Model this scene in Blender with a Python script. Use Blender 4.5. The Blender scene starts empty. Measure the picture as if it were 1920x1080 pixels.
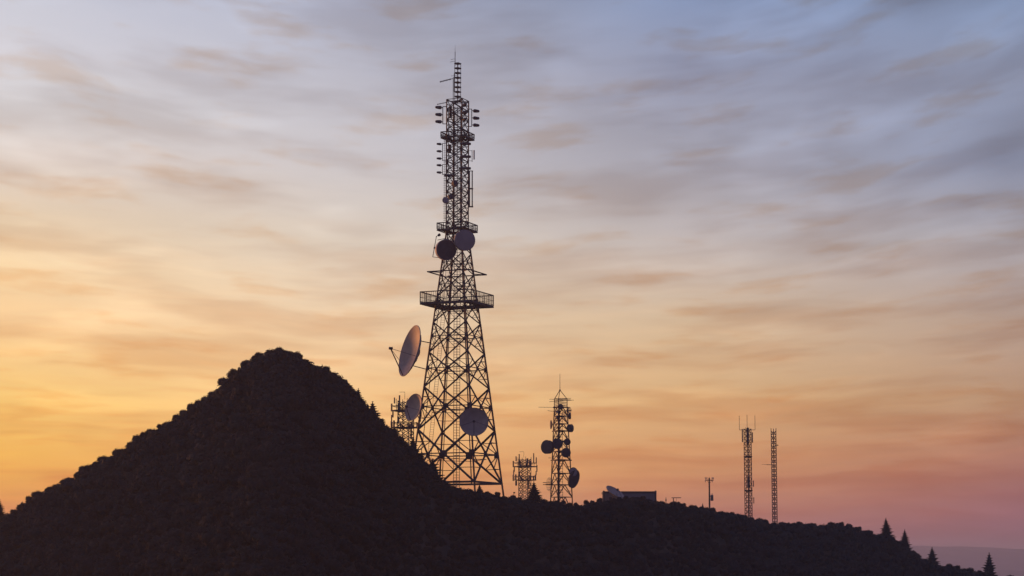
import bpy, math, random
import numpy as np
from mathutils import Vector, Matrix
sc = bpy.context.scene
C = sc.collection
R = math.radians

# ------------------------------------------------------------------ camera
PITCH = math.atan(510/4040.0)
F = 4040.0                                   # focal length in pixels of the 1920-wide frame
cam_d = bpy.data.cameras.new('camera'); cam = bpy.data.objects.new('camera', cam_d); C.objects.link(cam)
cam_d.sensor_width = 36; cam_d.lens = F*36/1920; cam_d.clip_start = .5; cam_d.clip_end = 120000
cam.location = (0, 0, 0); cam.rotation_euler = (math.pi/2+PITCH, 0, 0)
sc.camera = cam
CP, SP = math.cos(PITCH), math.sin(PITCH)
def P(u, v, Y):                              # a pixel of the photograph at a real distance Y ahead
    X, V = (u-960)/F, (540-v)/F
    k = Y/(CP-V*SP)
    return Vector((X*k, Y, (SP+V*CP)*k))
def W(px, v, Y):                             # size in metres of px pixels there
    return px/F*Y/(CP-(540-v)/F*SP)

# ------------------------------------------------------------------ world, sun, exposure
SUN_AZ, SUN_EL = -45.0, 2.5                  # degrees from the view direction (negative = left)
def lin(c):
    return tuple((x/255/12.92 if x/255 <= .04045 else ((x/255+.055)/1.055)**2.4) for x in c)
world = bpy.data.worlds.new('World'); sc.world = world; world.use_nodes = True
wn = world.node_tree; wn.nodes.clear(); WL = wn.links
def N(t, **k):
    n = wn.nodes.new(t)
    for a, b in k.items(): setattr(n, a, b)
    return n
def val(s, v):
    if hasattr(v, 'is_linked') or isinstance(v, bpy.types.NodeSocket): WL.new(v, s)
    else: s.default_value = v
def M(op, a, b=0.0, c=0.0, clamp=False):
    n = N('ShaderNodeMath', operation=op); n.use_clamp = clamp
    val(n.inputs[0], a); val(n.inputs[1], b)
    if op in ('MULTIPLY_ADD', 'COMPARE'): val(n.inputs[2], c)
    return n.outputs[0]
def mapr(x, a, b, c=0.0, d=1.0, smooth=False):
    n = N('ShaderNodeMapRange'); n.interpolation_type = 'SMOOTHSTEP' if smooth else 'LINEAR'; n.clamp = True
    val(n.inputs[0], x)
    for i, q in zip((1, 2, 3, 4), (a, b, c, d)): val(n.inputs[i], q)
    return n.outputs[0]
def mixc(f, a, b, mode='MIX'):
    n = N('ShaderNodeMix', data_type='RGBA', blend_type=mode)
    val(n.inputs[0], f)
    for i, q in ((6, a), (7, b)):
        if isinstance(q, tuple): n.inputs[i].default_value = q+(1,)
        else: WL.new(q, n.inputs[i])
    return n.outputs[2]
tc = N('ShaderNodeTexCoord'); sep = N('ShaderNodeSeparateXYZ'); WL.new(tc.outputs['Generated'], sep.inputs[0])
az = M('MULTIPLY', M('ARCTAN2', sep.outputs[0], sep.outputs[1]), 57.29578)
el = M('MULTIPLY', M('ARCSINE', sep.outputs[2]), 57.29578)
EL0, EL1 = -4.0, 92.0
# compress elevation so that the ramp has room near the horizon
elq = M('POWER', M('DIVIDE', M('MAXIMUM', M('SUBTRACT', el, EL0), 0.0), EL1-EL0), 0.5)
def elof(u, v):
    d = P(u, v, 1.0).normalized(); return math.degrees(math.asin(d.z))
ROWS = {
 0:    [(-200,(150,152,178)),(0,(203,204,218)),(90,(212,210,220)),(200,(221,218,222)),(300,(225,211,203)),(400,(229,206,180)),(500,(240,208,168)),(600,(244,201,156)),(750,(252,190,114)),(850,(255,174,76)),(930,(255,150,58)),(1000,(240,124,56)),(1060,(215,112,64)),(1200,(150,95,80))],
 640:  [(-200,(135,142,178)),(0,(176,182,206)),(150,(190,190,204)),(300,(210,206,212)),(450,(221,208,198)),(600,(229,201,174)),(750,(237,189,138)),(900,(240,162,94)),(1040,(212,126,90)),(1200,(140,92,88))],
 1280: [(-200,(112,130,172)),(0,(136,152,188)),(150,(148,152,176)),(300,(176,178,196)),(450,(193,184,186)),(600,(208,182,156)),(750,(216,174,126)),(880,(210,148,96)),(1000,(192,114,94)),(1050,(168,98,100)),(1200,(110,80,90))],
 1920: [(-200,(104,126,172)),(0,(132,149,184)),(150,(140,148,174)),(300,(143,153,182)),(450,(168,164,174)),(600,(178,155,145)),(750,(178,141,114)),(850,(172,118,98)),(930,(156,98,100)),(1000,(142,88,108)),(1050,(136,84,116)),(1200,(100,78,100))],
}
EXTRA = {0: [(32,(120,128,168)),(88,(88,100,145))], 640: [(32,(108,120,164)),(88,(88,100,145))],
         1280: [(32,(92,110,156)),(88,(88,100,145))], 1920: [(32,(88,106,152)),(88,(88,100,145))]}
def ramp(stops):                             # stops: (elevation, sRGB)
    n = N('ShaderNodeValToRGB'); WL.new(elq, n.inputs[0]); cr = n.color_ramp
    stops = sorted((math.sqrt(max(0, (e-EL0))/(EL1-EL0)), lin(c)) for e, c in stops)
    while len(cr.elements) < len(stops): cr.elements.new(0.5)
    for e, (p, c) in zip(cr.elements, stops): e.position = p; e.color = c+(1,)
    return n.outputs[0]
def gain(u, v, c):
    g = 1.02+.05*min(max((v-300)/400, 0), 1)+(.06 if u < 700 else 0)*min(max((v-400)/400, 0), 1)+(.08 if u < 700 else 0)*min(max((v-850)/100, 0), 1)
    return (min(c[0]*g, 262), min(c[1]*g, 255), c[2]*(1+(g-1)*.35))
cols = [ramp([(elof(u, v), gain(u, v, c)) for v, c in ROWS[u]]+EXTRA[u]) for u in (0, 640, 1280, 1920)]
azs = [math.degrees(math.atan((u-960)/(F/CP))) for u in (0, 640, 1280, 1920)]
sky = cols[0]
for i in range(3): sky = mixc(mapr(az, azs[i], azs[i+1]), sky, cols[i+1])
# clouds: soft streaks bowed like a shallow smile
warp = N('ShaderNodeTexNoise'); warp.noise_dimensions = '2D'
def vec(x, y, z=0.0):
    n = N('ShaderNodeCombineXYZ'); val(n.inputs[0], x); val(n.inputs[1], y); val(n.inputs[2], z); return n.outputs[0]
bow = M('MULTIPLY', M('POWER', M('ADD', M('MINIMUM', M('MAXIMUM', az, -30.0), 30.0), 2.5), 2.0), M('MULTIPLY', M('MINIMUM', M('MAXIMUM', el, 0.0), 18.0), 0.00035))
vv = M('SUBTRACT', M('MULTIPLY', M('LOGARITHM', M('ADD', M('MAXIMUM', el, -3.0), 9.0), math.e), 13.0), bow)
WL.new(vec(M('MULTIPLY', az, .13), M('MULTIPLY', vv, .25)), warp.inputs['Vector']); warp.inputs['Scale'].default_value = 1; warp.inputs['Detail'].default_value = 2
vv2 = M('ADD', vv, M('MULTIPLY', M('SUBTRACT', warp.outputs[0], .5), .6))
def cloud(sx, sy, detail, off, rough=.5, lac=2.0):
    n = N('ShaderNodeTexNoise'); n.noise_dimensions = '3D'
    WL.new(vec(M('MULTIPLY', az, sx), M('MULTIPLY', vv2, sy), off), n.inputs['Vector'])
    n.inputs['Scale'].default_value = 1; n.inputs['Detail'].default_value = detail; n.inputs['Roughness'].default_value = rough
    return n.outputs[0]
big = mapr(cloud(.10, .42, 3.0, 3.7), .40, .62, smooth=True)
mid = mapr(cloud(.17, 1.4, 3.5, 9.1, .52), .43, .66, smooth=True)
fine = mapr(cloud(.42, 4.6, 3.0, 21.3, .55), .38, .75)
patch = mapr(cloud(.36, 2.3, 4.0, 33.3, .52), .50, .72, smooth=True)
high = mapr(el, 2.0, 12.0)
side = mapr(az, -6.0, 10.0)
tint = mixc(high, (.89, .76, .68), (.80, .765, .75))
c1 = mixc(M('MULTIPLY', mid, mapr(el, 4, 11, .95, .72)), sky, mixc(1.0, sky, tint, 'MULTIPLY'))
c2 = mixc(M('MULTIPLY', big, M('MULTIPLY', mapr(el, 3, 9), M('MULTIPLY_ADD', side, .75, .2))), c1, mixc(1.0, c1, (.77, .73, .70), 'MULTIPLY'))
c3 = mixc(M('MULTIPLY', patch, .8), c2, mixc(1.0, c2, (.93, .80, .68), 'MULTIPLY'))
c4 = mixc(M('MULTIPLY', fine, mapr(el, 3, 11, .40, .10)), c3, mixc(1.0, c3, (1.20, 1.14, 1.06), 'MULTIPLY'))
# gaps between the streaks, a little lighter
gap = mapr(cloud(.22, 1.0, 3.0, 51.0, .5), .50, .74, smooth=True)
c5 = mixc(M('MULTIPLY', gap, .75), c4, mixc(1.0, c4, (1.17, 1.19, 1.20), 'MULTIPLY'))
# the rest of the dome: dusk sky away from the sunset
nish = N('ShaderNodeTexSky', sky_type='NISHITA'); nish.sun_disc = False
nish.sun_elevation = R(SUN_EL); nish.sun_rotation = R(SUN_AZ); nish.altitude = 900
nb = N('ShaderNodeMix', data_type='RGBA', blend_type='MULTIPLY'); nb.inputs[0].default_value = 1
WL.new(nish.outputs[0], nb.inputs[6]); nb.inputs[7].default_value = (.05, .05, .05, 1)
BACK = ramp([(-4, (48,42,55)), (0, (104,85,110)), (8, (104,88,120)), (25, (96,96,134)), (60, (90,98,142)), (90, (86,98,142))])
back = mixc(.12, BACK, nb.outputs[2])
fr = mapr(az, 16.0, 75.0, 0, 1, smooth=True)
fl = mapr(M('MULTIPLY', az, -1.0), 75.0, 150.0, 0, 1, smooth=True)
fade = M('MAXIMUM', fr, fl)
final = mixc(fade, c5, back)
bg = N('ShaderNodeBackground'); WL.new(final, bg.inputs[0]); bg.inputs[1].default_value = 1.0
wo = N('ShaderNodeOutputWorld'); WL.new(bg.outputs[0], wo.inputs[0])

sd = bpy.data.lights.new('sun', 'SUN'); so = bpy.data.objects.new('sun', sd); C.objects.link(so)
sd.energy = 2.1; sd.angle = R(3); sd.color = (1.0, .36, .11)
sdir = Vector((math.sin(R(SUN_AZ))*math.cos(R(SUN_EL)), math.cos(R(SUN_AZ))*math.cos(R(SUN_EL)), math.sin(R(SUN_EL))))
so.rotation_euler = (-sdir).to_track_quat('-Z', 'Y').to_euler()
sc.view_settings.view_transform = 'Standard'; sc.view_settings.look = 'None'
sc.view_settings.exposure = 0; sc.view_settings.gamma = 1
sc.cycles.volume_bounces = 3; sc.cycles.max_bounces = 6; sc.cycles.diffuse_bounces = 2

# ------------------------------------------------------------------ materials
def mat(name, a, b=None, scale=3.0, rough=.7, metal=0.0, bump=0.0, spec=.3, detail=4):
    m = bpy.data.materials.new(name); m.use_nodes = True; t = m.node_tree
    bs = t.nodes['Principled BSDF']; bs.inputs['Roughness'].default_value = rough; bs.inputs['Metallic'].default_value = metal
    bs.inputs['Specular IOR Level'].default_value = spec
    b = b or tuple(x*.7 for x in a)
    co = t.nodes.new('ShaderNodeTexCoord'); no = t.nodes.new('ShaderNodeTexNoise')
    no.inputs['Scale'].default_value = scale; no.inputs['Detail'].default_value = detail
    t.links.new(co.outputs['Object'], no.inputs['Vector'])
    cr = t.nodes.new('ShaderNodeValToRGB'); cr.color_ramp.elements[0].position = .35; cr.color_ramp.elements[1].position = .68
    cr.color_ramp.elements[0].color = b+(1,); cr.color_ramp.elements[1].color = a+(1,)
    t.links.new(no.outputs[0], cr.inputs[0]); t.links.new(cr.outputs[0], bs.inputs['Base Color'])
    if bump:
        bu = t.nodes.new('ShaderNodeBump'); bu.inputs['Strength'].default_value = bump
        t.links.new(no.outputs[0], bu.inputs['Height']); t.links.new(bu.outputs[0], bs.inputs['Normal'])
    return m
STEEL = mat('weathered_steel', (.065,.067,.085), (.04,.042,.055), 1.5, .65, .0)
GALV = mat('galvanised_steel', (.22,.22,.24), (.15,.15,.17), 2.0, .6, .0)
DISH = mat('dish_paint', (.44,.37,.34), (.33,.28,.26), .9, .55, bump=.05)
RADOME = mat('radome_fabric', (.38,.35,.37), (.31,.29,.31), .8, .8)
SHROUD = mat('shroud_paint', (.40,.37,.38), (.30,.28,.30), 1.2, .6)
PANEL = mat('antenna_housing', (.09,.09,.11), (.06,.06,.08), 2.0, .6)
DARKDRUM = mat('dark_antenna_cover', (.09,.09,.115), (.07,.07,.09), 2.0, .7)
WALL = mat('painted_wall', (.24,.24,.27), (.20,.20,.23), .7, .85, bump=.05)
FASCIA = mat('roof_edge', (.10,.10,.12), (.08,.08,.09), 2.0, .7)
BARK = mat('bark', (.10,.075,.055), (.06,.045,.035), 6.0, .9, bump=.4)
LEAF = mat('broad_leaves', (.036,.042,.044), (.028,.032,.034), .35, .9, spec=.1)
NEEDLE = mat('conifer_needles', (.030,.038,.034), (.022,.028,.026), .6, .8)
GROUND = mat('hill_ground', (.045,.042,.034), (.032,.034,.026), .08, .95, bump=.3)
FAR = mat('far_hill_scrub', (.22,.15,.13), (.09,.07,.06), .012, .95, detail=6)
CONC = mat('concrete', (.35,.34,.33), (.28,.27,.26), 2.0, .9)
WOOD = mat('pole_wood', (.13,.10,.08), (.08,.06,.05), 4.0, .9, bump=.2)

# ------------------------------------------------------------------ mesh helpers
ORG = {}
class MB:
    def __init__(s): s.v = []; s.f = []; s.sm = []
    def add(s, vs, fs, smooth=False):
        o = len(s.v); s.v += [tuple(x) for x in vs]; s.f += [tuple(i+o for i in f) for f in fs]; s.sm += [smooth]*len(fs)
    def bar(s, p, q, w, h=None, up=None):
        h = h or w; p, q = Vector(p), Vector(q); d = q-p
        if d.length < 1e-6: return s
        d.normalize(); up = Vector(up) if up is not None else (Vector((0,0,1)) if abs(d.z) < .95 else Vector((0,1,0)))
        a = d.cross(up).normalized(); b = a.cross(d).normalized(); a = a*w/2; b = b*h/2
        vs = [p-a-b, p+a-b, p+a+b, p-a+b, q-a-b, q+a-b, q+a+b, q-a+b]
        s.add(vs, [(3,2,1,0),(4,5,6,7),(0,1,5,4),(1,2,6,5),(2,3,7,6),(3,0,4,7)]); return s
    def angle(s, p, q, w, t=.25, face=None):   # an L-section steel angle
        p, q = Vector(p), Vector(q); d = (q-p)
        if d.length < 1e-6: return s
        d.normalize(); up = Vector(face) if face is not None else Vector((0,0,1))
        if abs(d.dot(up)) > .95: up = Vector((0,1,0))
        a = d.cross(up).normalized(); b = a.cross(d).normalized(); k = w*t
        pts = [(0,0),(w,0),(w,k),(k,k),(k,w),(0,w)]; pts = [(x-w/2, y-w/2) for x, y in pts]
        vs = [p+a*x+b*y for x, y in pts]+[q+a*x+b*y for x, y in pts]
        fs = [(0,5,4,3,2,1),(6,7,8,9,10,11)]+[(i,(i+1)%6,(i+1)%6+6,i+6) for i in range(6)]
        s.add(vs, fs); return s
    def lathe(s, c, ax, prof, n=24, smooth=True, close=True):   # prof: (distance along the axis, radius)
        c, ax = Vector(c), Vector(ax).normalized(); t = Vector((0,0,1)) if abs(ax.z) < .9 else Vector((1,0,0))
        a = ax.cross(t).normalized(); b = ax.cross(a).normalized(); vs = []; fs = []
        for z, r in prof:
            for i in range(n):
                th = 2*math.pi*i/n; vs.append(c+ax*z+(a*math.cos(th)+b*math.sin(th))*max(r, 1e-4))
        m = len(prof)
        for j in range(m-1):
            for i in range(n):
                k = (i+1) % n; fs.append((j*n+i, j*n+k, (j+1)*n+k, (j+1)*n+i))
        s.add(vs, fs, smooth)
        if close:
            for j in (0, m-1):
                if prof[j][1] > 2e-3: s.add([vs[j*n+i] for i in range(n)], [tuple(range(n))], False)
        return s
    def tube(s, p, q, r, n=8, r2=None):
        p, q = Vector(p), Vector(q); L = (q-p).length
        if L < 1e-6: return s
        return s.lathe(p, q-p, [(0, r), (L, r if r2 is None else r2)], n)
    def plate(s, c, a, b, n, w, h, t):          # a flat plate, a and b its edge directions
        a, b, n = Vector(a).normalized()*w/2, Vector(b).normalized()*h/2, Vector(n).normalized()*t/2; c = Vector(c)
        vs = [c-a-b-n, c+a-b-n, c+a+b-n, c-a+b-n, c-a-b+n, c+a-b+n, c+a+b+n, c-a+b+n]
        s.add(vs, [(3,2,1,0),(4,5,6,7),(0,1,5,4),(1,2,6,5),(2,3,7,6),(3,0,4,7)]); return s
    def box(s, c, sx, sy, sz, rot=0):
        a = Vector((math.cos(rot), math.sin(rot), 0)); b = Vector((-math.sin(rot), math.cos(rot), 0))
        return s.plate(c, a, b, (0,0,1), sx, sy, sz)
    def build(s, name, m, parent=None, **tags):
        me = bpy.data.meshes.new(name)
        og = ORG[parent] if parent is not None else (tags.pop('origin', Vector((0,0,0))))
        me.from_pydata([(x-og[0], y-og[1], z-og[2]) for x, y, z in s.v], [], s.f)
        me.polygons.foreach_set('use_smooth', s.sm); me.materials.append(m); me.update()
        o = bpy.data.objects.new(name, me); C.objects.link(o)
        if parent is not None: o.parent = parent
        else: o.location = og
        ORG[o] = og
        tag(o, **tags); return o
def tag(o, label=None, cat=None, group=None, kind=None):
    if label: o['label'] = label
    if cat: o['category'] = cat
    if group: o['group'] = group
    if kind: o['kind'] = kind
def thing(name, loc, label, cat, group=None):
    o = bpy.data.objects.new(name, None); C.objects.link(o); o.location = loc; o.empty_display_size = .5
    ORG[o] = Vector(loc); tag(o, label, cat, group); return o
def copy_thing(root, loc, scale=1.0, rz=0.0, **tags):
    c = root.copy(); C.objects.link(c); c.location = loc; c.scale = (scale,)*3 if not isinstance(scale, tuple) else scale
    c.rotation_euler = (0, 0, rz); tag(c, **tags)
    for ch in root.children:
        k = ch.copy(); C.objects.link(k); k.parent = c
        for g in ch.children:
            h = g.copy(); C.objects.link(h); h.parent = k
    return c

# ------------------------------------------------------------------ the ridge (crown tops of the photograph, by pixel column)
TOPS = [(-120,1010),(-60,990),(-25,978),(0,967),(11,963),(28,952),(42,940),(57,929),(71,918),(92,909),(110,904),(126,891.5),(147,883),(158,873),(167,867.5),(182,862),(196,854.5),(219,841),(232,840),(246,826),(258,813),(272,806),(284,799.5),(303,791),(317,788),(333,775),(346,764),(360,754),(374,748),(388,740),(401,731),(420,707),(438.7,689),(461,674.6),(470,671),(486.6,658.7),(508,650.2),(522,650),(540.6,656.3),(557,659),(573,675.6),(587,679.7),(608,683.8),(622,694.6),(634,701),(643,711),(655,724.5),(661,732),(674,747),(685,757),(692,769),(702,782),(712,784.6),(726,798),(736,803),(747,818),(757,827),(771,839),(783,849),(797,869),(809,883),(822,894),(835,902),(850,908),(861,912),(883,915),(900,916),(914,918.7),(933,922),(945,929.5),(962,928),(972,932),(986,934),(1003,934),(1020,934),(1032,936.7),(1044,938),(1056,937),(1068,940),(1080,941.5),(1091,946),(1099,936),(1111,938),(1124,933),(1139,938),(1150,933),(1161,929.5),(1174,930),(1187,929.5),(1198,929),(1206,929.5),(1216,934),(1228,937),(1239,937),(1249,943),(1261,939),(1270,940),(1279,942),(1296,945),(1304,947),(1314,948.5),(1324,949),(1336,950),(1343,957.5),(1353,955.8),(1363,958),(1373,957),(1385,961.5),(1396,963.6),(1408,968.7),(1424,969.7),(1434,973.7),(1450,976.8),(1467,977.8),(1477,979.5),(1488,978),(1500,977),(1512,979),(1524,978.8),(1539,981.4),(1558,977.7),(1577,976.6),(1592,981),(1609,986.4),(1619,994),(1629,991.4),(1640,999.5),(1653,999.5),(1663,1002),(1673,1005),(1684,1013.8),(1697,1022.5),(1710,1029),(1719,1035.6),(1732,1046.6),(1743,1051),(1753,1056),(1762,1058.6),(1780,1054),(1793,1057.5),(1806,1062),(1819,1064),(1828,1073),(1837,1068.5),(1850,1072),(1867,1079),(1880,1080),(1894,1077),(1907,1081.6),(1925,1086),(1960,1100),(2050,1130)]
TU = np.array([t[0] for t in TOPS], float); TV = np.array([t[1] for t in TOPS], float)
DU = [-2000, 0, 500, 760, 850, 950, 1050, 1200, 1330, 1420, 1700, 1920, 4000]
DD = [300, 296, 290, 296, 308, 312, 330, 350, 395, 415, 430, 440, 440]
def ridge_d(u): return np.interp(u, DU, DD)
def crown_px(u): return np.interp(u, [0, 300, 480, 700, 850, 1200, 1920], [11.5, 12.5, 14, 12, 7.6, 7.8, 9.5])
def top_v(u):
    u = np.asarray(u, float); v = np.interp(u, TU, TV)
    k = np.array([-16., -8., 0., 8., 16.]); return sum(np.interp(u+q, TU, TV) for q in k)/5*.7+v*.3
def zpix(v, Y): return np.tan(PITCH+np.arctan((540-v)/F))*Y
def sstep(x): x = np.clip(x, 0, 1); return x*x*(3-2*x)
def ground_h(x, y):
    x = np.asarray(x, float); y = np.asarray(y, float)
    ys = np.maximum(y, 1.0); u = 960+F/CP*np.clip(x/ys, -3, 3)
    uc = np.clip(u, -400, 2300)
    d = ridge_d(uc); zr = zpix(top_v(uc)+crown_px(uc)*1.75, d)
    out = sstep((-150-u)/900); outr = sstep((u-2000)/900)
    zr = zr*(1-out)*(1-outr)+(-22)*np.maximum(out, outr)
    floor_f = -42.0
    front = zr-.46*(np.sqrt((d-y)**2+9)-3)
    front = np.where(front < floor_f+12, floor_f+12-12*np.tanh((floor_f+12-front)/12), front)
    plate = np.interp(uc, [700, 830, 900, 1600, 1800], [1, 14, 45, 40, 15])
    sb = np.interp(uc, [600, 850, 1500, 1900], [.5, .16, .14, .2])
    t = np.maximum(y-d-plate, 0); behind = zr-.015*np.minimum(y-d, plate)-sb*(np.sqrt(t*t+25)-5)
    floor_b = -42-300*sstep((y-500)/3500)
    behind = np.where(behind < floor_b+20, floor_b+20-20*np.tanh((floor_b+20-behind)/20), behind)
    h = np.where(y < d, front, behind)
    return np.where(y < 1.0, floor_f-1.0*0, h)
def gh(x, y): return float(ground_h(np.array([x]), np.array([y]))[0])
def ux(u, Y): return (u-960)/F*CP*0+(u-960)*Y/(F/CP)

def grid_obj(name, X, Y, Z, m, wrap=False, kind='structure'):
    a, b = X.shape; me = bpy.data.meshes.new(name)
    vs = np.stack([X, Y, Z], -1).reshape(-1, 3)
    i = np.arange(a-1)[:, None]; j = np.arange(b if wrap else b-1)[None, :]; jn = (j+1) % b
    q = np.stack([i*b+j, i*b+jn, (i+1)*b+jn, (i+1)*b+j], -1).reshape(-1, 4)
    me.from_pydata(vs.tolist(), [], q.tolist()); me.polygons.foreach_set('use_smooth', [True]*len(me.polygons))
    me.materials.append(m); me.update()
    o = bpy.data.objects.new(name, me); C.objects.link(o); o['kind'] = kind; return o
azf = np.concatenate([np.linspace(-16, 16, 330), np.linspace(17, 343, 150)])*math.pi/180
rad = np.concatenate([[0.01], np.linspace(8, 220, 30), np.linspace(224, 480, 110), np.geomspace(490, 70000, 70)])
A_, R_ = np.meshgrid(azf, rad)
GX, GY = R_*np.sin(A_), R_*np.cos(A_)
grid_obj('ground', GX, GY, ground_h(GX, GY), GROUND, wrap=True)

# distant hills far beyond the valley
rs = np.random.RandomState(5)
def fbm1(x, seeds): return sum(a*np.sin(x*f_+p) for f_, a, p in seeds)
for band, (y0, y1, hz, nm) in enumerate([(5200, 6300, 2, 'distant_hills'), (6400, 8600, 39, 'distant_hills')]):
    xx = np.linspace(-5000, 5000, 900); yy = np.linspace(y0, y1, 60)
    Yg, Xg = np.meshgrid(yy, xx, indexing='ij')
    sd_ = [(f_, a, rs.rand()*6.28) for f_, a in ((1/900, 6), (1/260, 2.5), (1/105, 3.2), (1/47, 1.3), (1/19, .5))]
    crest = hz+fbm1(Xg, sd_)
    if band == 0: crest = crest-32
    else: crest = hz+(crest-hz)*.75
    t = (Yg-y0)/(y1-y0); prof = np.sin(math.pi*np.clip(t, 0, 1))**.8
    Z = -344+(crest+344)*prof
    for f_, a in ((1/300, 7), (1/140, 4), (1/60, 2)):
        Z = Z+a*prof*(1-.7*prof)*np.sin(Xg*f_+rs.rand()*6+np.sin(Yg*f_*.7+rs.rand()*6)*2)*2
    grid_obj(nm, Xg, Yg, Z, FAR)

# ------------------------------------------------------------------ the great lattice tower
TY = 323.2
SX = P(857, 550, TY).x
K = 0.924; Q = 0.381
CORN = {'near': (Q, -K), 'left': (-K, -Q), 'right': (K, Q), 'far': (-Q, K)}
ORDER = ['near', 'left', 'far', 'right']
def TZ(v): return float(zpix(v, TY))
def rr(rcos, v): return W(rcos, v, TY)/K
def rcos(v): return 20.3 if v < 437 else 20.3+(v-437)*.138
def corner(k, v, rc=None):
    r = rr(rcos(v) if rc is None else rc, v); a, b = CORN[k]
    return Vector((SX+a*r, TY+b*r, TZ(v)))
tb = Vector((SX, TY, gh(SX, TY)))
T1 = thing('lattice_tower', tb, 'tallest four-legged steel lattice broadcast tower with three railed platforms, standing on the ridge', 'tower')
for k in ORDER:
    mb = MB(); a = corner(k, 906); b = corner(k, 437); c = corner(k, 188)
    d = a+(a-b)*((a.z-gh(a.x, a.y)+.6)/(b.z-a.z))
    out = Vector((CORN[k][0], CORN[k][1], 0))
    mb.bar(d, corner(k, 606), .22, .22, out); mb.bar(corner(k, 606), b, .19, .19, out); mb.bar(b, c, .15, .15, out)
    lg = mb.build('leg', STEEL, T1)
    MB().box((d.x, d.y, gh(a.x, a.y)+.1), 1.3, 1.3, .9, .39).build('footing', CONC, lg)
NODES = [906, 807, 727, 662, 606, 558, 514, 475, 437]
faces = [(ORDER[i], ORDER[(i+1) % 4]) for i in range(4)]
for i in range(len(NODES)-1):
    v0, v1 = NODES[i], NODES[i+1]; vm = (v0+v1)/2+(v0-v1)*.06; hpx = v0-v1
    w = .0019*hpx+.04
    for (a, b) in faces:
        A0, B0, A1, B1 = corner(a, v0), corner(b, v0), corner(a, v1), corner(b, v1)
        nrm = (B0-A0).cross(Vector((0,0,1))).normalized()
        # the crossing point of the two diagonals
        wa, wb = (B0-A0).length, (B1-A1).length; t = wa/(wa+wb)
        X = A0.lerp(B1, t); vt = v0+(v1-v0)*t
        Am, Bm = corner(a, vt), corner(b, vt); Am.z = Bm.z = X.z
        Am = A0.lerp(A1, (X.z-A0.z)/(A1.z-A0.z)); Bm = B0.lerp(B1, (X.z-B0.z)/(B1.z-B0.z))
        mb = MB(); mb.angle(A0, B1, w*1.15, .5, nrm); mb.angle(B0+nrm*.05, A1+nrm*.05, w*1.15, .5, nrm)
        mb.bar(Am, Bm, w*.7, w*.7)
        for (L0, L1, Lm) in ((A0, A1, Am), (B0, B1, Bm)):
            for e in (L0, L1):
                H = e.lerp(X, .5); s_ = (H.z-L0.z)/(L1.z-L0.z); Lh = L0.lerp(L1, s_)
                mb.bar(H, Lh, w*.42)
                mb.bar(H, Lm, w*.5)
        br = mb.build('cross_brace', STEEL, T1)
        g = max(.45, hpx*.0112); along = (B0-A0).normalized()
        MB().plate(X+nrm*.03, along, (0,0,1), nrm, g, g*.8, .09).build('gusset_plate', STEEL, br)
        if i < 7:
            m2 = MB(); m2.plate(Am+along*g*.25, along, (0,0,1), nrm, g*.62, g*.85, .1); m2.build('gusset_plate', STEEL, br)
            m2 = MB(); m2.plate(Bm-along*g*.25, along, (0,0,1), nrm, g*.62, g*.85, .1); m2.build('gusset_plate', STEEL, br)
    # horizontal diaphragm between the face centres
    t = .53; cs = [corner(a, vm).lerp(corner(b, vm), .5) for a, b in faces]; mb = MB()
    for j in range(4): mb.bar(cs[j], cs[(j+1) % 4], w*.4)
    mb.build('diaphragm', STEEL, T1)
NU = 13
for i in range(NU):
    v0 = 437-(437-188)*i/NU; v1 = 437-(437-188)*(i+1)/NU
    for (a, b) in faces:
        A0, B0, A1, B1 = corner(a, v0), corner(b, v0), corner(a, v1), corner(b, v1)
        nrm = (B0-A0).cross(Vector((0,0,1))).normalized()
        mb = MB(); mb.angle(A0, B1, .105, .5, nrm); mb.angle(B0+nrm*.04, A1+nrm*.04, .105, .5, nrm)
        mb.bar(A1, B1, .085); X = A0.lerp(B1, .5); al = (B0-A0).normalized()
        mb.plate(X+nrm*.03, al, (0,0,1), nrm, .2, .2, .05)
        for L0, L1 in ((A0, A1), (B0, B1)):
            m_ = L0.lerp(L1, .5); mb.plate(L0+(X-L0)*.08, al, (0,0,1), nrm, .32, .34, .06); mb.bar(m_, X, .06)
        mb.build('cross_brace', STEEL, T1)
for (a, b) in faces:
    mb = MB(); p, q = corner(a, 906), corner(b, 906)
    mb.bar(p, q, .22, .30); mb.build('base_beam', STEEL, T1)
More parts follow.
